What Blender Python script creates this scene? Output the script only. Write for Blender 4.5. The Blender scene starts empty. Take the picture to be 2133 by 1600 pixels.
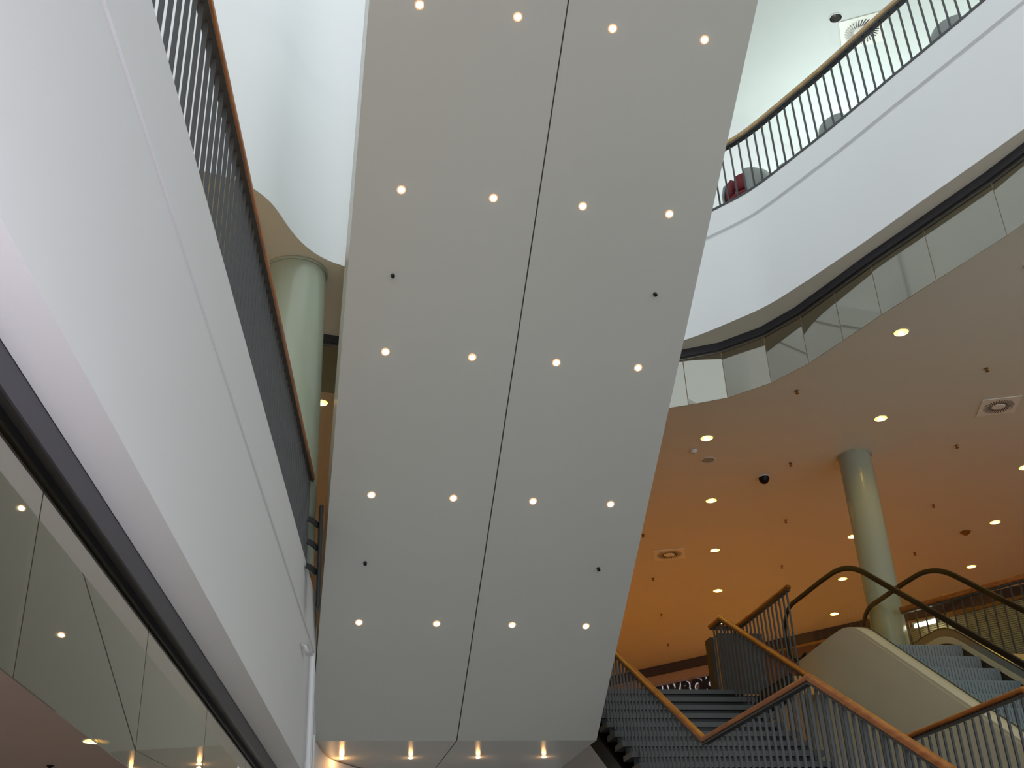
import bpy, bmesh, math, random
from mathutils import Vector, Matrix
random.seed(7)
C = bpy.context.scene.collection
PI = math.pi
EYE = 1.6            # camera height; every height below is written relative to the eye and lifted at the end
GND = -1.6; L1 = 3.54; TOP1 = 3.72; S1 = 1.88; S2 = 7.2; L2 = 8.9; C2 = 12.3

# ------------------------------------------------------------------ camera, sky, exposure
cam_d = bpy.data.cameras.new('camera'); cam = bpy.data.objects.new('camera', cam_d); C.objects.link(cam)
f_px, yaw, pitch, roll = 2375.467, math.radians(12.678621), math.radians(28.171375), math.radians(-2.70841)
fw = Vector((math.sin(yaw)*math.cos(pitch), math.cos(yaw)*math.cos(pitch), math.sin(pitch)))
rt = Vector((math.cos(yaw), -math.sin(yaw), 0)); up = rt.cross(fw)
r_ = rt*math.cos(roll) + up*math.sin(roll); u_ = -rt*math.sin(roll) + up*math.cos(roll)
M = Matrix((r_, u_, -fw)).transposed().to_4x4()
cam.matrix_world = M
cam_d.sensor_width = 36; cam_d.lens = 36*f_px/2133; cam_d.clip_end = 500
bpy.context.scene.camera = cam
world = bpy.data.worlds.new('sky'); bpy.context.scene.world = world; world.use_nodes = True
bg = world.node_tree.nodes['Background']
bg.inputs['Strength'].default_value = 1.25
_nt = world.node_tree; _tc = _nt.nodes.new('ShaderNodeTexCoord'); _sx = _nt.nodes.new('ShaderNodeSeparateXYZ'); _cr = _nt.nodes.new('ShaderNodeValToRGB')
_ma = _nt.nodes.new('ShaderNodeMath'); _ma.operation = 'MULTIPLY_ADD'; _ma.inputs[1].default_value = .5; _ma.inputs[2].default_value = .5
_cr.color_ramp.elements[0].position = .49; _cr.color_ramp.elements[0].color = (.74, .72, .78, 1)      # pale paving outside
_cr.color_ramp.elements[1].position = .51; _cr.color_ramp.elements[1].color = (.84, .95, 1.0, 1)      # overcast sky
_nt.links.new(_tc.outputs['Generated'], _sx.inputs[0]); _nt.links.new(_sx.outputs['Z'], _ma.inputs[0]); _nt.links.new(_ma.outputs[0], _cr.inputs[0]); _nt.links.new(_cr.outputs[0], bg.inputs['Color'])
vs = bpy.context.scene.view_settings
vs.view_transform = 'Standard'; vs.look = 'None'; vs.gamma = 1; vs.use_curve_mapping = False; vs.exposure = 0.22

# ------------------------------------------------------------------ materials
def lin(c): return tuple(((x/255)/12.92 if x/255 <= .04045 else ((x/255+.055)/1.055)**2.4) for x in c) + (1,)
MATS = {}
def mat(name, col, rough=.6, metal=0.0, var=.03, scale=6.0, bump=0.0, emit=None, es=0.0, coat=0.0, spec=None):
    m = bpy.data.materials.new(name); m.use_nodes = True; nt = m.node_tree; b = nt.nodes['Principled BSDF']
    c = lin(col)
    tc = nt.nodes.new('ShaderNodeTexCoord'); no = nt.nodes.new('ShaderNodeTexNoise'); no.inputs['Scale'].default_value = scale
    no.inputs['Detail'].default_value = 4
    nt.links.new(tc.outputs['Object'], no.inputs['Vector'])
    mx = nt.nodes.new('ShaderNodeMixRGB'); mx.inputs[1].default_value = tuple(x*(1-var) for x in c[:3])+(1,); mx.inputs[2].default_value = tuple(min(1, x*(1+var)) for x in c[:3])+(1,)
    nt.links.new(no.outputs['Fac'], mx.inputs[0]); nt.links.new(mx.outputs[0], b.inputs['Base Color'])
    b.inputs['Roughness'].default_value = rough; b.inputs['Metallic'].default_value = metal
    if spec is not None: b.inputs['Specular IOR Level'].default_value = spec
    if coat: b.inputs['Coat Weight'].default_value = coat; b.inputs['Coat Roughness'].default_value = .15
    if bump:
        bp = nt.nodes.new('ShaderNodeBump'); bp.inputs['Strength'].default_value = bump; bp.inputs['Distance'].default_value = .01
        nt.links.new(no.outputs['Fac'], bp.inputs['Height']); nt.links.new(bp.outputs[0], b.inputs['Normal'])
    if emit: b.inputs['Emission Color'].default_value = lin(emit); b.inputs['Emission Strength'].default_value = es
    MATS[name] = m; return m
def wood(name, c1, c2, rough=.35):
    m = bpy.data.materials.new(name); m.use_nodes = True; nt = m.node_tree; b = nt.nodes['Principled BSDF']
    tc = nt.nodes.new('ShaderNodeTexCoord'); mp = nt.nodes.new('ShaderNodeMapping'); mp.inputs['Scale'].default_value = (9, 1.2, 9)
    no = nt.nodes.new('ShaderNodeTexNoise'); no.inputs['Scale'].default_value = 3; no.inputs['Detail'].default_value = 6
    cr = nt.nodes.new('ShaderNodeValToRGB'); cr.color_ramp.elements[0].position = .35; cr.color_ramp.elements[1].position = .65
    cr.color_ramp.elements[0].color = lin(c1); cr.color_ramp.elements[1].color = lin(c2)
    nt.links.new(tc.outputs['Object'], mp.inputs[0]); nt.links.new(mp.outputs[0], no.inputs['Vector']); nt.links.new(no.outputs['Fac'], cr.inputs[0])
    nt.links.new(cr.outputs[0], b.inputs['Base Color']); b.inputs['Roughness'].default_value = rough
    MATS[name] = m; return m
def glass(name, tint=(225, 235, 228), refl=1.0, add=.06, rc=(.95, 1, .97, 1)):
    m = bpy.data.materials.new(name); m.use_nodes = True; nt = m.node_tree; nt.nodes.clear()
    o = nt.nodes.new('ShaderNodeOutputMaterial'); mx = nt.nodes.new('ShaderNodeMixShader'); tr = nt.nodes.new('ShaderNodeBsdfTransparent'); gl = nt.nodes.new('ShaderNodeBsdfGlossy')
    tr.inputs['Color'].default_value = lin(tint); gl.inputs['Roughness'].default_value = .01; gl.inputs['Color'].default_value = rc
    ge = nt.nodes.new('ShaderNodeNewGeometry'); dt = nt.nodes.new('ShaderNodeVectorMath'); dt.operation = 'DOT_PRODUCT'   # Schlick reflectance, same from both sides
    nt.links.new(ge.outputs['Normal'], dt.inputs[0]); nt.links.new(ge.outputs['Incoming'], dt.inputs[1])
    def mth(op, a, b=None):
        n = nt.nodes.new('ShaderNodeMath'); n.operation = op; nt.links.new(a, n.inputs[0])
        if b is not None: n.inputs[1].default_value = b
        return n.outputs[0]
    ab = mth('ABSOLUTE', dt.outputs['Value']); om = mth('MULTIPLY_ADD', ab, -1.0); om.node.inputs[2].default_value = 1.0
    p5 = mth('POWER', om, 5.0); fs = mth('MULTIPLY_ADD', p5, .96); fs.node.inputs[2].default_value = .04
    ma = nt.nodes.new('ShaderNodeMath'); ma.operation = 'MULTIPLY_ADD'; ma.inputs[1].default_value = refl; ma.inputs[2].default_value = add; ma.use_clamp = True
    nt.links.new(fs, ma.inputs[0]); nt.links.new(ma.outputs[0], mx.inputs[0]); nt.links.new(tr.outputs[0], mx.inputs[1]); nt.links.new(gl.outputs[0], mx.inputs[2]); nt.links.new(mx.outputs[0], o.inputs[0])
    MATS[name] = m; return m
def emis(name, col, s):
    m = bpy.data.materials.new(name); m.use_nodes = True; nt = m.node_tree; nt.nodes.clear()
    o = nt.nodes.new('ShaderNodeOutputMaterial'); e = nt.nodes.new('ShaderNodeEmission'); e.inputs[0].default_value = lin(col); e.inputs[1].default_value = s
    nt.links.new(e.outputs[0], o.inputs[0]); MATS[name] = m; return m
white = mat('white_plaster', (232, 232, 232), .6, scale=1.5, var=.012)
soff = mat('white_panel', (189, 190, 183), .22, scale=1.2, var=.015)
ceilm = mat('ceiling_paint', (226, 221, 205), .55, scale=2)
steel = mat('charcoal_steel', (68, 68, 68), .45, .3, scale=12)
tread_m = mat('tread_steel', (78, 79, 80), .55, .1, scale=14, var=.1)
black = mat('black_metal', (22, 22, 24), .4, .2)
rubber = mat('black_rubber', (15, 13, 13), .38, spec=.25)
track = mat('dark_track', (70, 70, 78), .35, .5)
track2 = mat('dark_track_inner', (48, 46, 42), .4, .3)
alu = mat('brushed_aluminium', (168, 168, 162), .32, .85, scale=20)
oak = wood('oak_handrail', (138, 76, 27), (172, 102, 40))
oak_l = wood('light_oak_handrail', (158, 126, 82), (184, 152, 104))
floorm = mat('beige_stone_floor', (214, 208, 200), .4, scale=3, var=.08)
warmfloor = mat('oak_plank_floor', (204, 156, 84), .5, scale=4, var=.08)
lightfloor = mat('pale_floor', (214, 216, 210), .4, scale=3)
colm = mat('pale_green_column', (164, 171, 151), .22, scale=2)
brown = mat('brown_panel', (120, 74, 40), .5, scale=3, var=.1)
beige = mat('beige_sign_panel', (176, 144, 104), .5, scale=3)
darkb = mat('dark_bulkhead', (62, 48, 36), .6)
cabm = mat('dark_cabinet', (38, 42, 46), .45)
brass = mat('brass_panel', (140, 96, 40), .35, .4)
stepm = mat('escalator_step', (116, 124, 130), .5, .2, scale=25, var=.12)
casing_m = mat('escalator_casing', (200, 188, 158), .4, scale=2)
red = mat('dark_red_fabric', (120, 30, 40), .7)
greysh = mat('grey_shell', (150, 156, 152), .4)
shut = mat('shutter_metal', (170, 160, 120), .45, .4)
gl = glass('clear_glass', (246, 248, 240), .9, .0)
gl_s = glass('smoke_screen_glass', (170, 170, 158), 2.2, .16, (1, .97, .86, 1))
bulb = emis('lamp_white', (255, 244, 220), 12)
halo = emis('painted_bloom_ring', (255, 196, 140), .9)
warmb = emis('warm_lamp', (255, 226, 160), 9)
tube_e = emis('fluorescent_tube', (255, 246, 240), 7)
halo_w = emis('letter_halo', (225, 222, 232), .5)

# ------------------------------------------------------------------ mesh helpers
class MB:
    def __init__(s): s.v = []; s.f = []
    def add(s, vs, fs):
        n = len(s.v); s.v += [tuple(v) for v in vs]; s.f += [tuple(i+n for i in f) for f in fs]; return s
    def box(s, a, b):
        x0, y0, z0 = a; x1, y1, z1 = b
        return s.add([(x0,y0,z0),(x1,y0,z0),(x1,y1,z0),(x0,y1,z0),(x0,y0,z1),(x1,y0,z1),(x1,y1,z1),(x0,y1,z1)],
                     [(0,3,2,1),(4,5,6,7),(0,1,5,4),(1,2,6,5),(2,3,7,6),(3,0,4,7)])
    def obox(s, c, ax, ay, az, sx, sy, sz):      # oriented box, half sizes
        c = Vector(c); ax = Vector(ax)*sx; ay = Vector(ay)*sy; az = Vector(az)*sz
        P = [c+ax*i+ay*j+az*k for k in (-1,1) for j in (-1,1) for i in (-1,1)]
        return s.add(P, [(0,2,3,1),(4,5,7,6),(0,1,5,4),(1,3,7,5),(3,2,6,7),(2,0,4,6)])
    def prism(s, poly, axis, a, b):              # poly of 2D points extruded along axis from a to b
        def P(p, t):
            return {'x': (t, p[0], p[1]), 'y': (p[0], t, p[1]), 'z': (p[0], p[1], t)}[axis]
        n = len(poly)
        return s.add([P(p, a) for p in poly]+[P(p, b) for p in poly],
                     [tuple(range(n))[::-1], tuple(range(n, 2*n))]+[(i, (i+1) % n, n+(i+1) % n, n+i) for i in range(n)])
    def sweep(s, path, prof, closed_ends=True, upv=(0,0,1)):   # prof = [(side, up)], section kept upright
        path = [Vector(p) for p in path]; U = Vector(upv); n = len(prof); rows = []
        for i, p in enumerate(path):
            a = path[max(0, i-1)]; b = path[min(len(path)-1, i+1)]
            d1 = (p-a).normalized() if i > 0 else (b-p).normalized(); d2 = (b-p).normalized() if i < len(path)-1 else d1
            t = (d1+d2).normalized(); side = t.cross(U).normalized(); upp = side.cross(t).normalized()
            k = 1/max(.35, t.dot(d1))
            rows.append([p+side*(q[0]*k)+upp*q[1] for q in prof])
        fs = []
        for i in range(len(rows)-1):
            for j in range(n): fs.append((i*n+j, i*n+(j+1) % n, (i+1)*n+(j+1) % n, (i+1)*n+j))
        if closed_ends: fs += [tuple(range(n))[::-1], tuple((len(rows)-1)*n+j for j in range(n))]
        return s.add([v for r in rows for v in r], fs)
    def vsweep(s, path, prof):                   # horizontal path, profile (offset to the right of travel, absolute z)
        path = [Vector((p[0], p[1], 0)) for p in path]; n = len(prof); rows = []
        for i, p in enumerate(path):
            d1 = (p-path[i-1]).normalized() if i > 0 else (path[1]-p).normalized(); d2 = (path[i+1]-p).normalized() if i < len(path)-1 else d1
            t = (d1+d2).normalized(); side = Vector((t.y, -t.x, 0)); k = 1/max(.4, t.dot(d1))
            rows.append([p+side*(q[0]*k)+Vector((0, 0, q[1])) for q in prof])
        fs = [(i*n+j, i*n+(j+1) % n, (i+1)*n+(j+1) % n, (i+1)*n+j) for i in range(len(rows)-1) for j in range(n)]
        fs += [tuple(range(n))[::-1], tuple((len(rows)-1)*n+j for j in range(n))]
        return s.add([v for r in rows for v in r], fs)
    def lathe(s, prof, c=(0,0,0), seg=32, zdir=(0,0,1)):   # prof (r, z)
        zd = Vector(zdir).normalized(); xd = zd.orthogonal().normalized(); yd = zd.cross(xd); c = Vector(c); rows = []
        for r, z in prof: rows.append([c+zd*z+(xd*math.cos(2*PI*k/seg)+yd*math.sin(2*PI*k/seg))*r for k in range(seg)])
        fs = [(i*seg+j, i*seg+(j+1) % seg, (i+1)*seg+(j+1) % seg, (i+1)*seg+j) for i in range(len(rows)-1) for j in range(seg)]
        return s.add([v for r in rows for v in r], fs)
    def build(s, name, m, parent=None, smooth=False, bevel=0.0, recalc=True):
        me = bpy.data.meshes.new(name); me.from_pydata(s.v, [], s.f)
        if recalc:
            bm = bmesh.new(); bm.from_mesh(me); bmesh.ops.recalc_face_normals(bm, faces=bm.faces); bm.to_mesh(me); bm.free()
        me.materials.append(m)
        if smooth:
            for p in me.polygons: p.use_smooth = True
        o = bpy.data.objects.new(name, me); C.objects.link(o)
        if parent: o.parent = parent
        if bevel:
            b = o.modifiers.new('bevel', 'BEVEL'); b.width = bevel; b.segments = 2; b.limit_method = 'ANGLE'
        if smooth:
            try:
                w = o.modifiers.new('wn', 'WEIGHTED_NORMAL')
                me.set_sharp_from_angle(angle=math.radians(40))
            except Exception: pass
        return o
def circ(r, n=12): return [(r*math.cos(2*PI*k/n), r*math.sin(2*PI*k/n)) for k in range(n)]
def rrect(w, h, r=.015, n=4):                    # half sizes
    P = []
    for cx, cy, a0 in ((w-r, h-r, 0), (-w+r, h-r, PI/2), (-w+r, -h+r, PI), (w-r, -h+r, 3*PI/2)):
        for k in range(n+1):
            a = a0+PI/2*k/n; P.append((cx+r*math.cos(a), cy+r*math.sin(a)))
    return P
def tag(o, label, cat, group=None):
    o['label'] = label; o['category'] = cat
    if group: o['group'] = group
    return o
def struct(o): o['kind'] = 'structure'; return o
def thing(name, loc, label, cat, group=None):
    o = bpy.data.objects.new(name, None); C.objects.link(o); o.location = loc; o.empty_display_size = .1
    return tag(o, label, cat, group)
def catmull(P, n=6):
    P = [Vector((p[0], p[1], 0)) for p in P]; out = []
    for i in range(len(P)-1):
        a = P[max(0, i-1)]; b = P[i]; c = P[i+1]; d = P[min(len(P)-1, i+2)]
        for k in range(n):
            t = k/n; out.append(.5*((2*b)+(c-a)*t+(2*a-5*b+4*c-d)*t*t+(3*b-a-3*c+d)*t**3))
    out.append(P[-1]); return [(p.x, p.y) for p in out]
def offset(path, d):                             # to the left of travel when d > 0
    V = [Vector((p[0], p[1])) for p in path]; out = []
    for i, p in enumerate(V):
        t = (V[min(len(V)-1, i+1)]-V[max(0, i-1)]).normalized(); out.append((p.x-t.y*d, p.y+t.x*d))
    return out
def resample(path, step, start=0.0):             # points and tangents at even spacing
    V = [Vector(p) for p in path]; out = []; need = start; acc = 0.0
    for a, b in zip(V, V[1:]):
        L = (b-a).length
        while need <= acc+L+1e-9:
            out.append((a.lerp(b, (need-acc)/L), (b-a).normalized())); need += step
        acc += L
    return out

# left balcony frame: distance p left of the eye, distance t along
dL = Vector((.1325, .9912, 0)); nL = Vector((.9912, -.1325, 0))
def LP(p, t, z=0): v = -nL*p+dL*t; return Vector((v.x, v.y, z))

# ------------------------------------------------------------------ the setting: slab edges of level 2
edge = [(-14, 8.6), (-8, 8.8), (-4, 9.0), (-2, 9.12), (-1.2, 9.15), (-.84, 9.2), (-.5, 9.34), (-.26, 9.6), (-.06, 10.02), (.1, 10.29), (.3, 10.5), (.56, 10.64), (1.2, 10.88), (2.2, 11.3), (3.2, 11.75), (4.0, 11.98), (4.55, 11.92), (4.95, 11.65), (5.38, 11.13), (5.64, 10.75), (5.85, 10.27), (6.02, 9.83), (6.2, 9.35), (6.45, 8.6), (6.66, 8.0), (6.88, 7.35), (7.25, 6.2), (7.6, 4.6), (7.85, 2.5), (8.0, 0), (8.05, -6)]
E2 = catmull(edge, 5)
k_wall = 12*5                                     # up to here the edge carries the full height white wall
iR = next(i for i, p in enumerate(E2) if p[0] > 3.4)
iS = next(i for i, p in enumerate(E2) if p[0] > 1.5)
SB = S2+.004
struct(MB().vsweep(E2[iS:], [(0, SB), (0, 8.5), (-.035, 8.505), (-.035, 8.555), (0, 8.56), (0, L2), (-.3, L2), (-.3, SB)]).build('wall_right_fascia', white))
struct(MB().vsweep(E2[60:iS+1], [(0, SB), (0, L2), (-.3, L2), (-.3, SB)]).build('wall_back_fascia', white, smooth=True))
struct(MB().vsweep(E2[:61], [(0, SB), (0, 16.5), (-.3, 16.5), (-.3, SB)]).build('wall_back_curved', white, smooth=True))
# full height curved wall left and behind the escalators
uw = [E2[60]]
uw = uw + catmull([uw[-1], (1.6, 11.3), (3.2, 12.1), (5.0, 12.55), (6.81, 13.15), (8.2, 13.66), (12, 15.06), (22, 18.6)], 4)[1:]
struct(MB().vsweep(uw, [(0, L2+.002), (0, 16.5), (-.25, 16.5), (-.25, L2+.002)]).build('wall_back', white, smooth=True))
# the ceiling of level 1 and its holes (2D curve fill keeps the downlight openings open)
La = Vector((.934, 2.345, 0)); Lb = Vector((2.345, -.934, 0)); L00 = Vector((6.18, 14.43, 0))
dl_ij = [(i, j) for j in (0, 1, 2) for i in range(-1, 7)]
dl_ij = [(i, j) for (i, j) in dl_ij if (i, j) not in ((-1, 0), (-1, 2), (0, 2))] + [(0, -1), (1, -1), (-2, 3), (3, 3), (4, 3), (5, 3)]
dl_pos = [L00+La*i+Lb*j for i, j in dl_ij if not (i, j) in ((-2, 3), (0, -1))]
dl_ij = [q for q in dl_ij if q not in ((-2, 3), (0, -1))]
hid = [(i, -1) for i in (2, 3, 4)] + [(i, -2) for i in (1, 2, 3, 4)]   # unseen, added behind the white escalators to brighten the ceiling
dl_ij += hid; dl_pos += [L00+La*i+Lb*j for i, j in hid]
extra_dl = [Vector((.47, 13.95, 0))]
def fill_curve(name, outer, holes, z, m, th=.0):
    cu = bpy.data.curves.new(name, 'CURVE'); cu.dimensions = '2D'; cu.fill_mode = 'BOTH'
    def sp(pts):
        s = cu.splines.new('POLY'); s.points.add(len(pts)-1)
        for k, p in enumerate(pts): s.points[k].co = (p[0], p[1], 0, 1)
        s.use_cyclic_u = True
    sp(outer)
    for c, r in holes: sp([(c[0]+r*math.cos(2*PI*k/28), c[1]+r*math.sin(2*PI*k/28)) for k in range(28)])
    t = bpy.data.objects.new('tmp', cu); C.objects.link(t)
    dg = bpy.context.evaluated_depsgraph_get(); me = bpy.data.meshes.new_from_object(t.evaluated_get(dg))
    bpy.data.objects.remove(t); me.name = name
    bm = bmesh.new(); bm.from_mesh(me); bmesh.ops.remove_doubles(bm, verts=bm.verts, dist=1e-5)
    for f in bm.faces:
        if f.normal.z > 0: f.normal_flip()
    for v in bm.verts: v.co.z = z
    bm.to_mesh(me); bm.free(); me.materials.clear(); me.materials.append(m)
    o = bpy.data.objects.new(name, me); C.objects.link(o); return o
RD = .09
out2 = [(p[0], p[1]) for p in offset(E2, .001)] + [(34, -6), (34, 44), (-14, 44)]
c1 = struct(fill_curve('ceiling', out2, [(p, RD) for p in dl_pos+extra_dl], S2, ceilm))
struct(fill_curve('floor_upper', [(p[0], p[1]) for p in offset(E2, .2)] + [(34, -6), (34, 44), (-14, 44)], [], L2-.02, lightfloor))
# level 2 ceiling
vent2 = (8.0, 10.99); lamp2 = (7.5, 10.81)
ce = catmull([(1.8, 11.3), (3.6, 11.9), (4.6, 11.2), (5.1, 10.2), (5.5, 9.0), (5.9, 7.2), (6.3, 4.5), (6.6, 1), (6.7, -6)], 5)
struct(fill_curve('ceiling_upper', ce+[(12.5, -6), (12.5, 15.4), (12, 15.2), (8.2, 13.8), (6.81, 13.3), (5.0, 12.7), (3.2, 12.2)], [(lamp2, .09)], C2, mat('upper_ceiling_paint', (222, 226, 222), .55, scale=2)))
# ground, level 1 floor, outer walls
struct(MB().box((-14, -10, GND-.2), (34, 44, GND)).build('floor', floorm))
st = MB()
st.box((6.7, 13.95, 3.3), (7.06, 44, L1)); st.box((8.62, 12.75, 3.3), (34, 44, L1)); st.box((7.06, 14.4, 3.3), (8.62, 44, L1))
st.box((-14, 14.95, 3.3), (6.7, 44, L1)); 
struct(st.build('floor_first', warmfloor))
struct(MB().box((6.66, 13.9, 3.22), (6.698, 14.95, L1+.02)).build('trim_1', black))
struct(MB().box((3.9, 14.9, 3.28), (6.698, 14.94, 3.5)).build('trim_2', black))
# ------------------------------------------------------------------ left balcony (level 1)
def lbox(p0, p1, t0, t1, z0, z1):
    b = MB(); b.add([LP(p, t, z) for z in (z0, z1) for p, t in ((p0, t0), (p1, t0), (p1, t1), (p0, t1))], [(0,1,2,3),(4,7,6,5),(0,4,5,1),(1,5,6,2),(2,6,7,3),(3,7,4,0)]); return b
fl = MB()
_unused = [(1.12, S1), (1.12, 3.115), (1.15, 3.12), (1.15, 3.175), (1.12, 3.18), (1.12, TOP1), (1.3, TOP1), (1.3, S1)]
def lsweep(prof, t0, t1): 
    n = len(prof); return MB().add([LP(p, t0, z) for p, z in prof]+[LP(p, t1, z) for p, z in prof], [tuple(range(n)), tuple(range(n, 2*n))[::-1]]+[(i, (i+1) % n, n+(i+1) % n, n+i) for i in range(n)])
lo = lsweep([(1.12, S1), (1.12, 3.12), (1.32, 3.12), (1.32, S1)], -8, 10.92)
lo.add(*(lambda b: (b.v, b.f))(lsweep([(1.134, 3.121), (1.134, 3.179), (1.3, 3.179), (1.3, 3.121)], -8, 11.6)))
lo.add(*(lambda b: (b.v, b.f))(lsweep([(1.12, 3.18), (1.12, TOP1), (1.3, TOP1), (1.3, 3.18)], -8, 11.72)))
lo.add(*(lambda b: (b.v, b.f))(lbox(1.16, 1.3, 10.92, 12.6, GND, 3.12)))
struct(lo.build('wall_left_fascia', white))
struct(MB().box((.24, 11.80, GND), (.452, 11.95, 3.46)).build('wall_left_return', white))
dl0 = Vector((-1.29, 9.58, 0))
ext0 = [LP(1.345, -8), LP(1.345, 12.4), LP(1.6, 14.0), LP(1.6, 22), LP(9, 22), LP(9, -8)]
holes0 = [(dl0, .1)]
struct(fill_curve('ceiling_ground', [(p.x, p.y) for p in ext0], holes0, S1, mat('ground_ceiling_paint', (196, 174, 162), .5, scale=2)))
struct(lbox(1.3, 9, -8, 22, 3.4, L1).build('floor_first_left', warmfloor))
struct(lsweep([(1.322, S1), (1.322, S1-.125), (1.332, S1-.125), (1.332, S1)], -8, 10.95).build('trim_3', track))
struct(lsweep([(1.3325, S1), (1.3325, S1-.11), (1.378, S1-.11), (1.378, S1)], -8, 10.95).build('trim_4', track2))
struct(lsweep([(1.378, S1), (1.378, S1-.150), (1.394, S1-.150), (1.394, S1)], -8, 10.95).build('trim_5', black))
struct(lbox(6.5, 6.7, -8, 22, GND, 16.5).build('wall_left', white))
struct(lbox(1.2, 6.5, 16, 16.2, GND, 3.4).build('wall_ground_back', white))
# outer walls of level 1 and 2 on the far right
struct(MB().box((33.8, -10, GND), (34, 44, S2)).build('wall_right', white))
struct(MB().box((-14, 43.8, GND), (34, 44, S2)).build('wall_end', beige))
struct(MB().box((-14, 20.0, L1), (5.2, 20.2, S2)).build('wall_left_shop', beige))
# ground level white walls seen under the landings
arc = [(.50, 12.4), (.52, 12.7), (.565, 12.95), (.615, 13.25), (.69, 13.59), (.80, 13.87), (.93, 14.08), (1.12, 14.36), (1.6, 14.9), (2.4, 15.3), (3.4, 15.5), (3.95, 15.5), (3.95, 17)]
struct(MB().vsweep(catmull(arc, 4), [(0, GND), (0, 2.485), (-.15, 2.485), (-.15, GND)]).build('wall_drum', white, smooth=True))
struct(MB().box((3.2, 17.0, GND), (30, 17.2, 3.3)).build('wall_under_first', white))

# ------------------------------------------------------------------ columns
def column(x, y, r, z0, z1, label):
    t = thing('column', (x, y, z0), label, 'column', None)
    MB().lathe([(.001, 0), (r, 0), (r, z1-z0-.02)], seg=64).build('shaft', colm, t, smooth=True)
    MB().lathe([(r+.004, z1-z0-.03), (r+.02, z1-z0-.025), (r+.02, z1-z0-.001), (r, z1-z0-.001)], seg=64).build('collar', colm, t, smooth=True)
    return t
column(.025, 10.85, .338, TOP1, S2, 'thick pale green round column behind the left balcony railing')
column(8.75, 14.80, .245, L1, S2, 'slim pale green round column behind the escalator, under the orange ceiling')

# ------------------------------------------------------------------ railings
def bar(mb, base, top, side, w=.011, th=.008):    # flat bar, broad across the rail line
    base = Vector(base); top = Vector(top); ax = Vector(side).normalized(); up_ = (top-base); L = up_.length; up_.normalize(); ay = up_.cross(ax).normalized()
    mb.obox((base+top)/2, ax, ay, up_, w, th, L/2)
def railing(label, group, paths, wood_m, posts, loc, plate=.04, hw=.05, hh=.035):
    t = thing('railing', loc, label, 'railing', group); O = Vector(loc)
    for path in paths:
        P = [Vector(p)-O for p in path]
        MB().sweep(P, [(a, b-hh) for a, b in rrect(hw, hh, .022)]).build('handrail', wood_m, t, smooth=True)
        MB().sweep([p-Vector((0, 0, 2*hh+.012)) for p in P], [(plate, .008), (-plate, .008), (-plate, -.008), (plate, -.008)]).build('top_rail', steel, t)
    for (b, tp, s) in posts:
        m = MB(); bar(m, Vector(b)-O, Vector(tp)-O, s, posts_w); m.build('baluster', steel, t)
    return t
posts_w = .011
# left balcony railing
tE = 10.66; posts = []
k = 0
t0 = 3.5765
while True:
    tt = t0+.132*(k-12); k += 1
    if tt > 10.6: break
    posts.append((LP(1.135, tt, TOP1), LP(1.135, tt, 4.60), nL))
posts = posts[:99]
rl = railing('long straight railing with orange oak handrail on the left balcony', None, [[LP(1.135, -2, 4.70), LP(1.135, tE, 4.70)]], oak, posts, tuple(LP(1.135, 0, TOP1)), plate=.034, hw=.045, hh=.036)
# right balcony railing on level 2
Er = [p for p in E2 if p[0] > 3.7]
Ein = offset(Er, .07)
pp = resample([(p[0], p[1], 0) for p in Ein], .135, .05)
pp = [q for q in pp if q[0].y > 1.5][:99]
posts = [((q.x, q.y, L2+.02), (q.x, q.y, 9.82), Vector((d.y, -d.x, 0))) for q, d in pp]
rr = railing('curved railing with light oak handrail on the upper right balcony', None, [[(p[0], p[1], 9.9) for p in Ein]], oak_l, posts, (Ein[0][0], Ein[0][1], L2), plate=.04)
MB().vsweep([(p[0]-Ein[0][0], p[1]-Ein[0][1]) for p in offset(Er, .03)], [(0.035, 0), (.035, .035), (-.05, .035), (-.05, 0)]).build('bottom_rail', steel, rr)
# stair railings
SL = math.tan(math.radians(30.4))
yB, yT = 10.64, 14.90; zB = 2.11; zT = 4.63
y1 = 8.27
def stair_rail(x, label, y1):
    yf = y1-4.7
    zf = zB-(y1-yf)*SL
    pts = [(x, yf, zf), (x, y1, zB), (x, yB, zB), (x, yT, zT)]
    posts = []
    def add(ya, yb, za, zb):
        n = int(round((yb-ya)/.128))
        for k in range(n):
            y = ya+(k+.5)*(yb-ya)/n; z = za+(zb-za)*(y-ya)/(yb-ya)
            posts.append(((x, y, z-1.06), (x, y, z-.09), (1, 0, 0)))
    add(max(yf, y1-3.4), y1, zB-(min(3.4, y1-yf))*SL, zB); add(y1, yB, zB, zB); add(yB, yT, zB, zT)
    return railing(label, 'railings beside the open staircase', [pts], oak, posts[:99], (x, yB, 1.1), plate=.03, hw=.035, hh=.028)
rA = stair_rail(4.12, 'stair railing with zigzag oak handrail nearest the white soffit', 8.25)
rB = stair_rail(6.22, 'stair railing between the steps and the escalator, partly hidden behind the other', 8.6)
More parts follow.
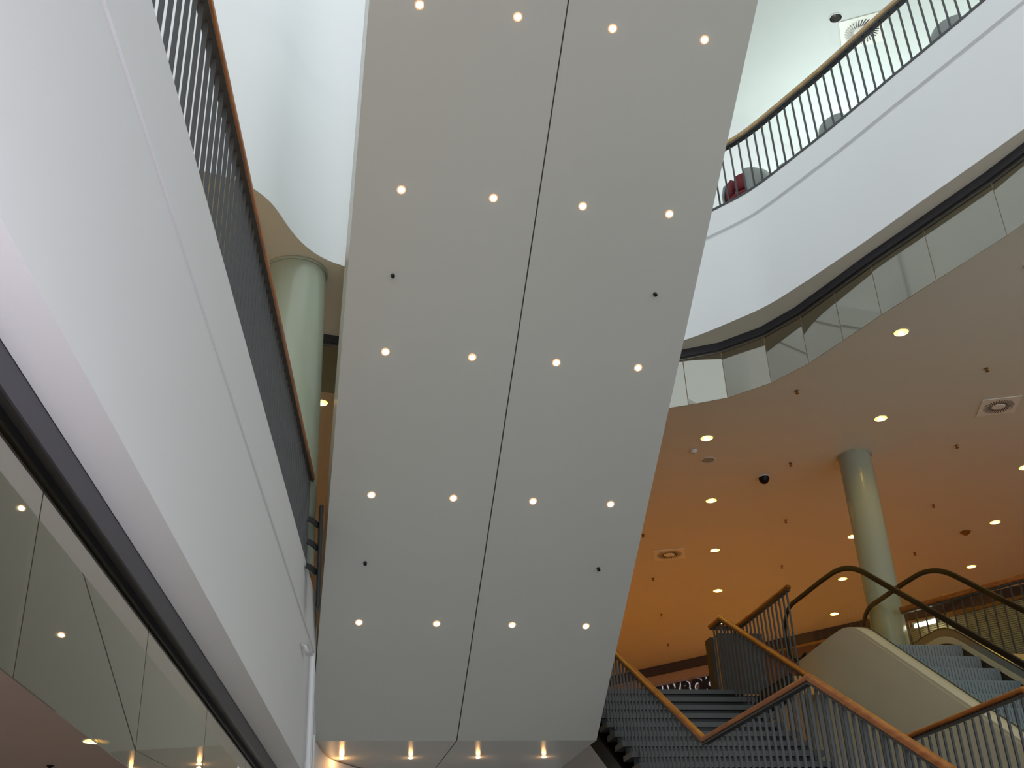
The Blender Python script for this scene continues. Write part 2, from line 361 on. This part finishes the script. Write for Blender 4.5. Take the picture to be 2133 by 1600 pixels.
# guard rail of the opening on level 1
g = [(6.24, 14.93, zT), (6.24, 15.32, zT), (6.64, 15.32, zT), (6.64, 13.5, zT)]
posts = []
for (a, b) in zip(g, g[1:]):
    L = (Vector(b)-Vector(a)).length; n = max(1, int(round(L/.13)))
    s = Vector((b[1]-a[1], -(b[0]-a[0]), 0))
    for k in range(n):
        p = Vector(a).lerp(Vector(b), (k+.5)/n); posts.append(((p.x, p.y, L1), (p.x, p.y, zT-.08), s))
railing('short guard railing with oak handrail at the top of the stairs', None, [g], oak, posts, (6.24, 14.93, L1), plate=.03, hw=.04, hh=.03)
g = [(8.79, 14.45, 4.66), (9.75, 12.91, 4.66), (11.2, 10.6, 4.66)]
posts = []
for (a, b) in zip(g, g[1:]):
    L = (Vector(b)-Vector(a)).length; n = int(round(L/.135)); s = Vector((b[1]-a[1], -(b[0]-a[0]), 0))
    for k in range(n):
        p = Vector(a).lerp(Vector(b), (k+.5)/n); posts.append(((p.x, p.y, L1-.1), (p.x, p.y, 4.58), s))
railing('oak topped railing slanting behind the escalator on the far right', None, [g], oak, posts, (8.79, 14.45, L1), plate=.03, hw=.045, hh=.04)

# ------------------------------------------------------------------ stairs
sc = thing('staircase', (5.2, yB, GND), 'open dark steel staircase with grey treads rising behind the white soffit', 'stairs')
O = Vector((5.2, yB, GND))
zl = 1.0; nr = 15; rise = (L1-zl)/nr; going = (yT+.1-yB)/nr
for k in range(nr):
    z = zl+rise*(k+1); y = yB+going*k
    MB().box((4.02-O.x, y-O.y, z-.062-O.z), (6.36-O.x, y+going+.03-O.y, z-O.z)).build('tread', tread_m, sc)
    MB().box((4.06-O.x, y+.035-O.y, z-rise+.001-O.z), (6.32-O.x, y+.05-O.y, z-.063-O.z)).build('gap_shade', black, sc)  # black strip standing in for the darkness of the open gap
n1 = 15; yf0 = 8.27-going*n1
for k in range(n1):
    z = zl-rise*(k+1); y = 8.27-going*(k+1)
    MB().box((4.02-O.x, y-O.y, z-.062-O.z), (6.36-O.x, y+going+.03-O.y, z-O.z)).build('tread', tread_m, sc)
MB().box((4.02-O.x, 8.27-O.y, zl-.16-O.z), (6.36-O.x, yB-O.y, zl-O.z)).build('landing', tread_m, sc)
def slopeplate(x0, x1, ya, za, yb, zb, up0, dn): return MB().prism([(ya-O.y, za+up0-O.z), (yb-O.y, zb+up0-O.z), (yb-O.y, zb-dn-O.z), (ya-O.y, za-dn-O.z)], 'x', x0-O.x, x1-O.x)
slopeplate(4.06, 6.32, yB+.32, zl-.02, yT+.3, L1-.02, -.06, .12).build('gap_shade_plate', black, sc)  # black plate added so the gaps between treads read dark
slopeplate(4.0, 4.04, yB, zl-.05, yT+.1, L1-.05, -.1, .34).build('stringer', black, sc)
slopeplate(6.34, 6.38, yB, zl-.05, yT+.1, L1-.05, -.1, .34).build('stringer', black, sc)

# ------------------------------------------------------------------ overhead escalators
slp = math.radians(35.795); sy, sz = math.cos(slp), math.sin(slp)
yk, zk = 12.77, 2.495                             # lower kink of the soffit
yu = 5.2; zu = zk+(yk-yu)*math.tan(slp)
def esc(x0, x1, label, seed):
    t = thing('escalator', (x0, yk, zk), label, 'escalator', 'pair of overhead escalators'); O = Vector((x0, yk, zk)); w = x1-x0
    def P(y, z): return (y-O.y, z-O.z)
    H = 1.12; hv = H/math.cos(slp)*.92
    g = .006
    prof = [P(14.9, zk), P(yk, zk), P(yu, zu), P(2.0, zu), P(2.0, zu+1.05), P(yu-.35, zu+1.05), P(yk-.35, zk+1.05), P(14.9, zk+1.05)]
    MB().prism(prof, 'x', g, w-g).build('casing', soff, t)
    # balustrades set back on the deck
    for s, xx in ((0, .27), (1, w-.27)):
        base = [(xx, 14.5-O.y, 1.04), (xx, yk-.35-O.y, 1.04), (xx, yu-.35-O.y, zu+1.05-O.z), (xx, 2.4-O.y, zu+1.05-O.z)]
        topp = [(x, y, z+.85) for x, y, z in base]
        m = MB(); m.add([*base, *topp], [(0,1,5,4), (1,2,6,5), (2,3,7,6)]); m.build('glass_panel', gl, t, recalc=False)
        rp = []
        y_, z_ = topp[0][1], topp[0][2]
        for k in range(9):
            a = -PI/2+PI*k/8; rp.append((xx, y_+.42*math.cos(a), z_-.42+.42*math.sin(a)))
        rp += topp[1:3]+[topp[3]]
        MB().sweep(rp, rrect(.04, .022, .018), upv=(1, 0, 0)).build('handrail', rubber, t, smooth=True)
    return t
e1 = esc(.46, 2.06, 'left half of the wide white escalator underside with round spotlights', 1)
e2 = esc(2.06, 3.66, 'right half of the wide white escalator underside with round spotlights', 2)
# recessed spotlights in the soffits
def spot(P, nrm, label):
    t = thing('spotlight', P, label, 'spotlight', 'spotlights in the escalator underside')
    nrm = Vector(nrm)
    MB().lathe([(.0005, .010), (.016, .0095), (.025, .007), (.028, .003), (.028, .0)], seg=28, zdir=nrm).build('lens', bulb, t, smooth=True)
    MB().lathe([(.028, .0035), (.036, .0035), (.039, .0)], seg=28, zdir=nrm).build('trim_or_glow_ring', halo, t, smooth=True)  # ring made emissive to imitate the bloom around the lamp
    return t
names = ['leftmost', 'second from left', 'second from right', 'rightmost']; rows = ['top', 'second', 'third', 'fourth', 'fifth']
nsl = Vector((0, -math.sin(slp), -math.cos(slp)))
bb = 1.5226
for i in range(5):
    for j in range(4):
        y = 6.5426+bb*i*math.cos(slp); z = zk+(yk-y)*math.tan(slp)
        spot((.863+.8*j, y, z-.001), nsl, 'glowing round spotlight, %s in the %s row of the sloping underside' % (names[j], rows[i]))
def light(loc, e, col, parent, r=.035, name='lamp'):
    d = bpy.data.lights.new(name, 'POINT'); d.energy = e; d.color = col; d.shadow_soft_size = r
    o = bpy.data.objects.new(name, d); C.objects.link(o); o.location = loc; o.parent = parent; return o
for j in range(4):
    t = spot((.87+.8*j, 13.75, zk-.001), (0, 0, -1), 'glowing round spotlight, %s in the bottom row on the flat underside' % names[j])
    light((0, 0, -.05), (1.5, .45, .45, .45)[j], (1, .5, .17), t, .025)

def sprinkler(P, nrm, label, group, m=alu, k=1.0):
    t = thing('sprinkler', P, label, 'sprinkler', group)
    MB().lathe([(.0, -.0005), (.03*k, .0), (.03*k, .006*k), (.012*k, .012*k), (.012*k, .03*k), (.0, .03*k)], seg=16, zdir=nrm).build('body', m, t, smooth=True)
    MB().lathe([(.0, .045*k), (.028*k, .045*k), (.028*k, .052*k), (.0, .052*k)], seg=16, zdir=nrm).build('deflector', m, t)
    m2 = MB(); n = Vector(nrm).normalized(); a = n.orthogonal().normalized()
    for s in (-1, 1): m2.obox(n*.038*k+a*s*.012*k, a, n.cross(a), n, .003*k, .003*k, .012*k)
    m2.build('arms', m, t)
    return t
for (x, y), w_ in (((.862, 8.41), 'upper left'), ((3.28, 8.40), 'upper right'), ((.866, 10.885), 'lower left'), ((3.27, 10.88), 'lower right')):
    sprinkler((x, y, zk+(yk-y)*math.tan(slp)-.001), nsl, 'small metal sprinkler head, the %s one on the sloping escalator underside' % w_, 'sprinklers on the escalator underside', black, .6)

# ------------------------------------------------------------------ ceiling fittings of level 1
WARM = (1.0, .66, .09)
refl = mat('lamp_reflector', (128, 108, 72), .3, scale=20, var=.01)
def downlight(x, y, z, r, label, group, e, col=WARM, h=.16, m_r=refl, bm_=warmb):
    t = thing('downlight', (x, y, z), label, 'ceiling light', group)
    MB().lathe([(r+.0, -.004), (r+.0, h*.4), (r*.8, h), (0.001, h)], seg=32).build('reflector', m_r, t, smooth=True, recalc=False)
    MB().lathe([(r-.002, -.001), (r+.014, -.001), (r+.014, -.007), (r-.002, -.007), (r-.002, -.001)], seg=32).build('trim_or_glow_ring', white, t)
    if e > 0:
        m = MB()
        for s in (-1, 1): m.sweep([(s*.022, -.05, h*.62), (s*.022, .05, h*.62)], circ(.011, 8))
        m.build('bulb', bm_, t, smooth=True)
        light((0, 0, h*.3), e, col, t, .03)
    return t
order = {0: 'first', 1: 'second', 2: 'third', 3: 'fourth', 4: 'fifth', 5: 'sixth', 6: 'seventh', -1: 'nearest'}
rown = {0: 'left line', 1: 'middle line', 2: 'right line', 3: 'far right line', -1: 'partly added escalator line', -2: 'added line behind escalators'}
DLE = 18
for (i, j), p in zip(dl_ij, dl_pos):
    first = {0: 0, 1: -1, 2: 1, 3: 3, -1: 1, -2: 1}[j]
    downlight(p.x, p.y, S2, RD, 'round downlight in orange ceiling, %s from the glass edge in the %s' % (['first', 'second', 'third', 'fourth', 'fifth', 'sixth', 'seventh', 'eighth'][i-first], rown[j]), 'downlights in the orange lit ceiling', DLE*(4 if j < -1 else 2.6 if i >= 4 or j < 0 else 1))
downlight(extra_dl[0].x, extra_dl[0].y, S2, RD, 'round downlight seen between the thick column and the white escalator', 'downlights in the orange lit ceiling', DLE)
SPP = Vector((6.91, 12.83, 0))
sp_ij = [(i, 0) for i in range(-1, 5)] + [(i, 1) for i in range(-1, 5)] + [(2, -1), (3, -1), (4, -1), (5, -1), (4, 2), (5, 2)]
for i, j in sp_ij:
    if (i, j) == (-1, 0): p = Vector((6.52, 10.75, 0))
    else: p = SPP+La*i+Lb*j
    rn = {0: 'dome camera line', 1: 'slim column line', -1: 'line by the underside', 2: 'far right line'}[j]
    s0 = {0: -1, 1: -1, -1: 2, 2: 4}[j]
    sprinkler((p.x, p.y, S2-.001), (0, 0, -1), 'tiny dark sprinkler in orange ceiling, %s from front in the %s' % (['first', 'second', 'third', 'fourth', 'fifth', 'sixth'][i-s0], rn), 'sprinklers in the orange lit ceiling', brass, .95)
ventm = mat('vent_white', (244, 240, 230), .4)
def vent(x, y, z, ang, s, label, group, m=ventm):
    t = thing('air_vent', (x, y, z), label, 'vent', group); t.rotation_euler = (0, 0, ang)
    MB().box((-s, -s, -.012), (s, s, -.001)).build('plate', m, t, bevel=.003)
    m_ = MB(); f_ = MB()
    for k in range(32):
        a = 2*PI*k/32; d = Vector((math.cos(a+.35), math.sin(a+.35), 0)); c = Vector((math.cos(a), math.sin(a), 0))*s*.58
        m_.obox(c+Vector((0, 0, -.0125)), d, Vector((-d.y, d.x, 0)), (0, 0, 1), s*.23, s*.022, .0015)
        dn = Vector((-d.y, d.x, 0))
        f_.obox(c+dn*s*.04+Vector((0, 0, -.018)), d, (dn+Vector((0, 0, .8))).normalized(), (dn*-.8+Vector((0, 0, 1))).normalized(), s*.23, s*.025, .001)
    m_.build('slots', black, t)
    if z > 10: f_.build('blades', m, t)
    MB().lathe([(0, -.02), (s*.28, -.02), (s*.32, -.012)], seg=32).build('centre_disc', m, t)
    return t
vent(10.08, 12.92, S2, -math.radians(21.7), .27, 'square swirl vent in the orange lit ceiling near the right edge', 'swirl vents')
vent(7.25, 19.42, S2, -math.radians(21.7), .29, 'square swirl vent in the orange lit ceiling beside the escalator underside', 'swirl vents')
vent(8.0, 10.99, C2, -math.radians(30), .31, 'square swirl vent in the pale upper ceiling behind the balcony railing', 'swirl vents')
downlight(lamp2[0], lamp2[1], C2, .09, 'unlit round downlight in the pale upper ceiling', None, 0, m_r=alu)
t = thing('dome_camera', (7.62, 15.72, S2), 'black dome security camera under the orange lit ceiling', 'camera')
MB().lathe([(0, -.001), (.09, -.001), (.09, -.02), (.0, -.02)], seg=32).build('base_ring', white, t)
MB().lathe([(.085, -.02), (.085, -.045), (.07, -.085), (.045, -.115), (.0, -.125)], seg=32).build('dome', rubber, t, smooth=True)
t = thing('smoke_detector', (6.13, 14.87, S2), 'small white smoke detector left of the grey ceiling disc', 'smoke detector')
MB().lathe([(0, -.001), (.055, -.001), (.055, -.02), (.04, -.045), (0, -.05)], seg=24).build('housing', white, t, smooth=True)
MB().lathe([(0, -.051), (.015, -.051), (.012, -.058), (0, -.058)], seg=12).build('sensor', alu, t)
t = thing('ceiling_speaker', (6.48, 15.19, S2), 'flat grey round speaker grille in the ceiling near the first downlight', 'speaker')
MB().lathe([(0, -.008), (.085, -.008), (.1, -.001)], seg=32).build('grille', greysh, t)
MB().lathe([(.1, -.001), (.112, -.001), (.112, -.006), (.1, -.009)], seg=32).build('rim', white, t)
t = thing('smoke_detector', (12.45, 17.77, S2), 'brownish round detector in the ceiling above the right escalator', 'smoke detector')
MB().lathe([(0, -.001), (.1, -.001), (.09, -.02), (.04, -.06), (0, -.07)], seg=24).build('housing', brass, t, smooth=True)
downlight(dl0.x, dl0.y, S1, .1, 'round downlight under the left balcony, near the bottom left corner', None, 30)
sprinkler((-1.78, 10.62, S1-.001), (0, 0, -1), 'dark sprinkler under the left balcony at the bottom edge', 'sprinklers under the left balcony', black, 1.0)
sprinkler((-.80, 7.98, S1-.001), (0, 0, -1), 'pale sprinkler under the left balcony just behind the glass screen', 'sprinklers under the left balcony', alu, 1.0)

# ------------------------------------------------------------------ glass smoke screens
sm = thing('glass_screen', tuple(LP(1.385, 0, S1)), 'straight glass smoke screen hanging below the left balcony', 'glass screen', 'glass smoke screens'); O = LP(1.385, 0, S1)
ts = [-3.2, -1.42, .37, 2.16, 3.95, 5.74, 7.49, 9.25, 10.9]
for a, b in zip(ts, ts[1:]):
    bx = lbox(1.381, 1.389, a+.005, b-.005, 1.012, S1-.152); bx.v = [tuple(Vector(v)-O) for v in bx.v]; bx.build('glass_pane', gl_s, sm)
path = [(-3, 11.9), (-1, 12.15), (.9, 12.45), (2.6, 12.75), (4.15, 12.62), (5.03, 12.18), (5.465, 11.93), (5.867, 11.48), (6.125, 10.95), (6.30, 10.38), (6.475, 9.79), (6.73, 9.05), (7.02, 8.186), (7.25, 7.3), (7.5, 6.3), (7.8, 4.8), (8.1, 2.5), (8.25, 0)]
sm = thing('glass_screen', (path[5][0], path[5][1], S2), 'faceted glass smoke screen curving under the upper right balcony', 'glass screen', 'glass smoke screens'); O = Vector((path[5][0], path[5][1], S2))
path = [(x*.985, y*.985) for x, y in path]
for a, b in zip(path, path[1:]):
    A = Vector((a[0], a[1], 0)); B = Vector((b[0], b[1], 0)); d = (B-A).normalized(); n = Vector((-d.y, d.x, 0)); L = (B-A).length
    MB().obox((A+B)/2-Vector((O.x, O.y, .445)), d, n, (0, 0, 1), L/2-.005, .004, .32).build('glass_pane', gl_s, sm)
struct(MB().vsweep(path, [(.060, S2), (.060, S2-.10), (.050, S2-.10), (.050, S2)]).build('trim_7', track))
struct(MB().vsweep(path, [(.0495, S2), (.0495, S2-.085), (.008, S2-.085), (.008, S2)]).build('trim_8', track2))
struct(MB().vsweep(path, [(.0175, S2-.0855), (.0175, S2-.122), (-.008, S2-.122), (-.008, S2-.0855)]).build('trim_9', alu))

# ------------------------------------------------------------------ right escalator
es = thing('escalator', (7.2, 12.7, L1), 'escalator with glass sides and blue grey steps at the lower right', 'escalator'); O = Vector((7.2, 12.7, L1))
a35 = math.radians(35); tn = math.tan(a35)
def rel(P): return [tuple(Vector(p)-O) for p in P]
def hand(x, r=.0):                               # centre line of the handrail in the plane x
    P = []
    for k in range(13):                           # newel end
        a = -PI*.62+(PI*.62+PI/2)*k/12
        P.append((x, 14.62+.40*math.cos(a), 4.30+.40*math.sin(a)+.04))
    P += [(x, 14.2, 4.745), (x, 13.7, 4.755), (x, 13.4, 4.75)]
    for k in range(1, 9):                         # top bend
        a = a35*k/8; P.append((x, 13.4-1.55*math.sin(a), 4.75-1.55*(1-math.cos(a))))
    y, z = P[-1][1], P[-1][2]
    P.append((x, y-8.2, z-8.2*tn)); return P
def deckline(x, dz=0):
    P = [(x, 14.5, 3.875+dz), (x, 13.5, 3.935+dz), (x, 13.2, 3.94+dz)]
    for k in range(1, 9):
        a = a35*k/8; P.append((x, 13.2-.95*math.sin(a), 3.94+dz-.95*(1-math.cos(a))))
    y, z = P[-1][1], P[-1][2]; P.append((x, y-8.0, z-8.0*tn)); return P
for x in (7.22, 8.45):
    MB().sweep(rel(hand(x)), rrect(.036, .019, .016), upv=(1, 0, 0)).build('handrail', rubber, es, smooth=True)
    # glass between deck and handrail
    H_ = [p for p in hand(x)][6:]; D_ = deckline(x)
    def zat(P, y):
        for p, q in zip(P, P[1:]):
            if q[1] <= y <= p[1]: return p[2]+(q[2]-p[2])*(y-p[1])/(q[1]-p[1] or 1)
        return P[-1][2] if y < P[-1][1] else P[0][2]
    ys = [14.95, 14.8, 14.5, 14.2, 13.8, 13.4, 13.1, 12.8, 12.5, 12.2, 12.0, 11.0, 9.0, 7.0, 5.5]
    m = MB(); V = []
    for y in ys: V += [(x, y, zat(D_, y)-.02), (x, y, zat(H_, y)-.02)]
    m.add(rel(V), [(2*i, 2*i+1, 2*i+3, 2*i+2) for i in range(len(ys)-1)]); m.build('glass_panel', gl, es, recalc=False)
    # sloping deck band under the glass
    s = -1 if x < 8 else 1
    if s < 0: pr_ = [(.02, .0), (.14, -.0), (.14, -.16), (.02, -.16)]
    m = MB(); D2 = rel(deckline(x)); V = []
    xo = (-.115 if s < 0 else .16); xi = (.05 if s < 0 else -.02)
    for p in D2: V += [(p[0]+xi, p[1], p[2]), (p[0]+xo, p[1], p[2]), (p[0]+xo, p[1]-.0, p[2]-.05), (p[0]+xi, p[1], p[2]-.30)]
    n = len(D2); m.add(V, [(4*i+j, 4*i+(j+1) % 4, 4*(i+1)+(j+1) % 4, 4*(i+1)+j) for i in range(n-1) for j in range(4)]+[(0,1,2,3), (4*n-4, 4*n-3, 4*n-2, 4*n-1)])
    m.build('deck', casing_m if s < 0 else alu, es)
    # dark edge seam
    V = []
    m = MB().sweep([(p[0]+(.052 if s < 0 else -.022), p[1], p[2]+.004) for p in D2], circ(.008, 6), upv=(1, 0, 0)); m.build('seam', black, es)
# outer side panel
D = deckline(7.1, -.045); out = [(14.5, 3.7)]+[(p[1], p[2]) for p in D]
yb_, zb_ = D[-1][1], D[-1][2]-1.5
bot = [(yb_, zb_), (13.0, zb_+(13.0-yb_)*tn), (14.5, zb_+(13.0-yb_)*tn)]
poly = [(y-O.y, z-O.z) for y, z in out+bot]
MB().prism(poly, 'x', 7.10-O.x, 7.13-O.x).build('side_panel', casing_m, es)
poly = [(y-O.y, z-O.z) for y, z in [bot[2], bot[1], bot[0], (bot[0][0], bot[0][1]+.05), (bot[1][0], bot[1][1]+.05), (bot[2][0], bot[2][1]+.05)]]
MB().prism(poly, 'x', 7.131-O.x, 8.6-O.x).build('underside_panel', casing_m, es)
# inner bands right
for nm, za, zb_, m_, xq in (('inner_band', .0, -.10, alu, 8.425), ('inner_strip', -.10, -.19, casing_m, 8.422)):
    V = []; sk = deckline(xq)
    for p in rel(sk): V += [(p[0], p[1], p[2]+za), (p[0], p[1], p[2]+zb_)]
    MB().add(V, [(2*i, 2*i+1, 2*i+3, 2*i+2) for i in range(len(sk)-1)]).build(nm, m_, es, recalc=False)
# inner skirt right
sk = deckline(8.428, -.06); m = MB(); V = []
for p in rel(sk): V += [p, (p[0], p[1], p[2]-.42)]
m.add(V, [(2*i, 2*i+1, 2*i+3, 2*i+2) for i in range(len(sk)-1)]); m.build('skirt', track2, es, recalc=False)
# steps
r0 = .226; g0 = r0/tn
for k in range(17):
    z = 3.60-r0*k if k else 3.60; y = 12.62-g0*k
    m = MB().box((7.29-O.x, y-O.y, z-r0-.02-O.z), (8.40-O.x, y+g0+.02-O.y, z-O.z))
    for q in range(26): m.box((7.31+q*.0415-O.x, y-.008-O.y, z-r0+.0-O.z), (7.33+q*.0415-O.x, y-O.y, z-.012-O.z))
    m.build('step', stepm, es)
MB().box((7.28-O.x, 12.9-O.y, 3.595-O.z), (8.42-O.x, 14.4-O.y, 3.615-O.z)).build('comb_plate', alu, es)
MB().box((7.14-O.x, 14.52-O.y, L1-O.z), (7.30-O.x, 14.72-O.y, 3.86-O.z)).build('newel_base', rubber, es, bevel=.02)

# ------------------------------------------------------------------ shutter, tube, cabinet, shop front
t = thing('roller_shutter', (9.3, 15.0, L1), 'pale ribbed metal shutter behind the far right railing', 'shutter'); O = Vector((9.3, 15.0, L1))
w1 = Vector((.535, -.845, 0)); n1_ = Vector((.845, .535, 0)); A0 = Vector((9.33, 14.9, 0))
for k in range(33):
    z = L1+.03+k*.03
    MB().obox(A0+w1*2.1+Vector((-O.x, -O.y, z-O.z)), w1, n1_, (0, 0, 1), 2.65, .006, .011).build('slat', shut, t)
MB().obox(A0+w1*2.1+Vector((-O.x, -O.y, 1.03)), w1, n1_, (0, 0, 1), 2.7, .03, .025).build('head_rail', brass, t)
MB().obox(A0+w1*2.1+n1_*.05+Vector((-O.x, -O.y, .5)), w1, n1_, (0, 0, 1), 2.65, .01, .5).build('backing', shut, t)
t = thing('tube_lamp', (9.22, 14.58, 4.47), 'short bright white tube lamp behind the glass of the escalator', 'lamp')
MB().sweep([tuple(w1*-.17), tuple(w1*.17)], circ(.026, 12)).build('tube', tube_e, t, smooth=True)
m = MB(); m.obox((0, 0, .04)+Vector((0, 0, 0)) if False else Vector((0, 0, .042)), w1, n1_, (0, 0, 1), .2, .03, .012); m.build('housing', white, t)
for s in (-1, 1): MB().obox(w1*.185*s, w1, n1_, (0, 0, 1), .012, .028, .03).build('end_cap', alu, t)
t = thing('cabinet', (7.05, 16.4, L1), 'dark square cabinet with a golden side behind the stair-top railing', 'cabinet')
MB().box((-.355, -.2, 0), (.36, .3, 1.22)).build('body', cabm, t, bevel=.01)
MB().box((-.44, -.17, 0), (-.357, .0, 1.15)).build('side_panel', brass, t)
MB().box((-.50, -.19, 0), (-.442, .02, 1.15)).build('edge_frame', black, t)
w = Vector((.649, -.761, 0)); nb = Vector((-.761, -.649, 0)); A = Vector((9.355, 27.87, 0))
def wall_seg(a, b, z0, z1, off, th, name, m, kind=True):
    c = A+w*((a+b)/2)+nb*off; o = MB().obox((c.x, c.y, (z0+z1)/2), w, nb, (0, 0, 1), (b-a)/2, th, (z1-z0)/2).build(name, m)
    if kind: struct(o)
    return o
wall_seg(-9, 12, 6.98, S2-.001, .02, .04, 'trim_10', darkb)
wall_seg(-9, 12, L1, 6.98, -.3, .05, 'wall_shopfront', brown)
wall_seg(-9, 3.2, 6.76, 6.98, -.12, .10, 'trim_11', beige)
for q, (a, b) in enumerate(((-5.5, -3.8), (-3.3, -1.6), (2.2, 4.4), (5.0, 7.0))):
    wall_seg(a, b, L1, 6.0, -.23, .015, 'window_%d' % (q+1), mat('shop_window_%d' % (q+1), (90, 60, 30), .3, emit=(255, 190, 110), es=.35))
# the sign letters
t = thing('shop_sign', tuple(A+w*.95+nb*.02+Vector((0, 0, 6.36))), 'black block letter shop sign with pale glow, seen above the stairs', 'sign')
ang = math.atan2(w.y, w.x)
xs = -.80
for ch, adv in (('E', .30), ('W', .47), (' ', .01), ('B', .28), ('O', .32), ('K', .33)):
    if ch != ' ':
        for nm, ex, offs, m_, dz in (('letter', .03, .026, black, .06), ('letter_halo', .004, .038, halo_w, .0)):
            cu = bpy.data.curves.new(nm, 'FONT'); cu.body = ch; cu.size = .50; cu.extrude = ex; cu.offset = offs; cu.resolution_u = 3
            tmp = bpy.data.objects.new('tmp', cu); C.objects.link(tmp); dg = bpy.context.evaluated_depsgraph_get()
            me = bpy.data.meshes.new_from_object(tmp.evaluated_get(dg)); bpy.data.objects.remove(tmp)
            me.materials.clear(); me.materials.append(m_); me.name = nm
            o = bpy.data.objects.new(nm, me); C.objects.link(o); o.parent = t
            o.rotation_euler = (PI/2, 0, ang); o.scale = (.8, 1, 1); o.location = w*(xs+.05)+nb*(-.2+dz+(.0 if nm == 'letter' else .0))
            if nm == 'letter': last = o
            else: o['label'] = 'pale glow behind the letter'
    xs += adv

# ------------------------------------------------------------------ small things on the left
t = thing('drain_pipe', tuple(LP(1.08, 11.02, GND)), 'white vertical pipe at the end of the left balcony fascia', 'pipe')
MB().lathe([(.028, 0), (.028, 4.55), (0, 4.55)], seg=20).build('tube', white, t, smooth=True)
MB().lathe([(.033, 3.5), (.035, 3.52), (.035, 3.56), (.033, 3.58)], seg=20).build('coupling', white, t, smooth=True)
t = thing('security_camera', (.27, 10.36, 2.86), 'small white bullet camera at the end of the left balcony', 'camera'); O = Vector((.27, 10.36, 2.86))
MB().sweep(rel([(.265, 10.33, 2.872), (.31, 10.48, 2.872)]), circ(.010, 10)).build('arm', white, t, smooth=True)
MB().sweep(rel([(.295, 10.43, 2.875), (.338, 10.62, 2.860)]), circ(.022, 16)).build('body', white, t, smooth=True)
MB().sweep(rel([(.3385, 10.622, 2.860), (.340, 10.63, 2.8595)]), circ(.018, 16)).build('lens', alu, t)
t = thing('barrier', (.33, 10.43, L1), 'dark steel barrier of curved flat bars beyond the left railing end', 'barrier'); O = Vector((.33, 10.43, L1))
for z in (4.09, 3.86, 3.62):
    P = [(.275, 10.40, z+.02), (.30, 10.41, z+.012), (.335, 10.43, z), (.38, 10.47, z-.03)]
    MB().sweep(rel(P), [(.006, .028), (-.006, .028), (-.006, -.028), (.006, -.028)]).build('bar', black, t)
MB().box((.38-O.x, 10.44-O.y, 3.25-O.z), (.42-O.x, 10.6-O.y, 4.28-O.z)).build('post', black, t, bevel=.015)

# ------------------------------------------------------------------ armchairs on level 2
def armchair(x, y, rz, label, s=1.0):
    t = thing('armchair', (x, y, L2), label, 'armchair', 'rounded armchairs behind the upper railing'); t.rotation_euler = (0, 0, rz)
    m = MB(); seg = 20; rows_ = []
    prof_ = [(.30, .10), (.36, .35), (.37, .55), (.33, .70), (.26, .76)]
    for r, z in prof_:
        rows_.append([(r*s*math.cos(PI*.12+PI*.76*2*k/seg*1.0-PI*.5+PI*.0), r*s*math.sin(PI*.12+PI*.76*2*k/seg-PI*.5), z*s) for k in range(seg+1)])
    n = seg+1
    fs = [(i*n+j, i*n+j+1, (i+1)*n+j+1, (i+1)*n+j) for i in range(len(rows_)-1) for j in range(seg)]
    m.add([v for r in rows_ for v in r], fs); o = m.build('shell', greysh, t, smooth=True, recalc=False)
    sd = o.modifiers.new('solid', 'SOLIDIFY'); sd.thickness = .03
    MB().lathe([(0, .42*s), (.27*s, .42*s), (.31*s, .38*s), (.31*s, .30*s), (0, .28*s)], seg=24).build('seat', red, t, smooth=True)
    MB().lathe([(0, .0), (.22*s, .0), (.22*s, .015), (.03, .03), (.03, .28*s), (0, .28*s)], seg=20).build('pedestal', alu, t)
    m = MB(); R_ = .325*s
    V = []
    for k in range(17):
        a = math.radians(-100+346*k/16)
        V += [(R_*math.cos(a), R_*math.sin(a), .42*s), (R_*.90*math.cos(a), R_*.90*math.sin(a), .66*s)]
    m.add(V, [(2*i, 2*i+2, 2*i+3, 2*i+1) for i in range(16)]); o = m.build('back_cushion', red, t, smooth=True, recalc=False)
    sd = o.modifiers.new('solid', 'SOLIDIFY'); sd.thickness = .07; sd.offset = -1
    return t
armchair(7.27, 8.32, .75, 'grey shell armchair with red inside, highest one seen through the railing', .85)
armchair(6.68, 10.05, .75, 'grey shell armchair with red inside, middle one seen through the railing', .85)
armchair(5.98, 11.42, -.9, 'grey shell armchair with dark red seat, lowest one near the escalator underside', 1.0)
armchair(6.43, 10.92, 2.6, 'grey armchair back just right of the lowest red one', .8)
# unseen uplighters added to brighten the upper ceiling
for k, (x, y) in enumerate(((11.3, 8.4), (10.6, 11.2), (11.8, 5.2), (8.7, 12.7))):
    t = thing('added_uplighter', (x, y, L2), 'added unseen white uplighter on the upper floor, %s from the front' % ('second', 'third', 'first', 'fourth')[k], 'lamp', 'added uplighters on the upper floor')
    MB().lathe([(0, 0), (.16, 0), (.16, .03), (.02, .04), (.02, 1.0), (0, 1.0)], seg=24).build('stand', white, t, smooth=True)
    MB().lathe([(.02, .98), (.10, 1.05), (.14, 1.15), (.135, 1.15), (.095, 1.06), (.0, 1.0)], seg=24).build('shade', white, t, smooth=True)
    light((0, 0, 1.17), (34, 34, 34, 105)[k], (.88, 1.0, .98), t, .1)

t = thing('added_uplighter', (.25, 1.0, GND), 'added unseen white uplighter on the ground floor beside the viewer, below the frame', 'lamp')  # lamp added out of view to brighten the left balcony
MB().lathe([(0, 0), (.2, 0), (.2, .03), (.025, .04), (.025, 1.0), (0, 1.0)], seg=24).build('stand', white, t, smooth=True)
MB().lathe([(.02, .98), (.14, 1.05), (.2, 1.15), (.195, 1.15), (.135, 1.06), (.0, 1.0)], seg=24).build('shade', white, t, smooth=True)
light((0, 0, 1.16), 215, (.88, .82, 1.0), t, .18)
# lift everything so that the ground floor is at zero
for o in list(C.objects):
    if o.parent is None: o.location.z += EYE
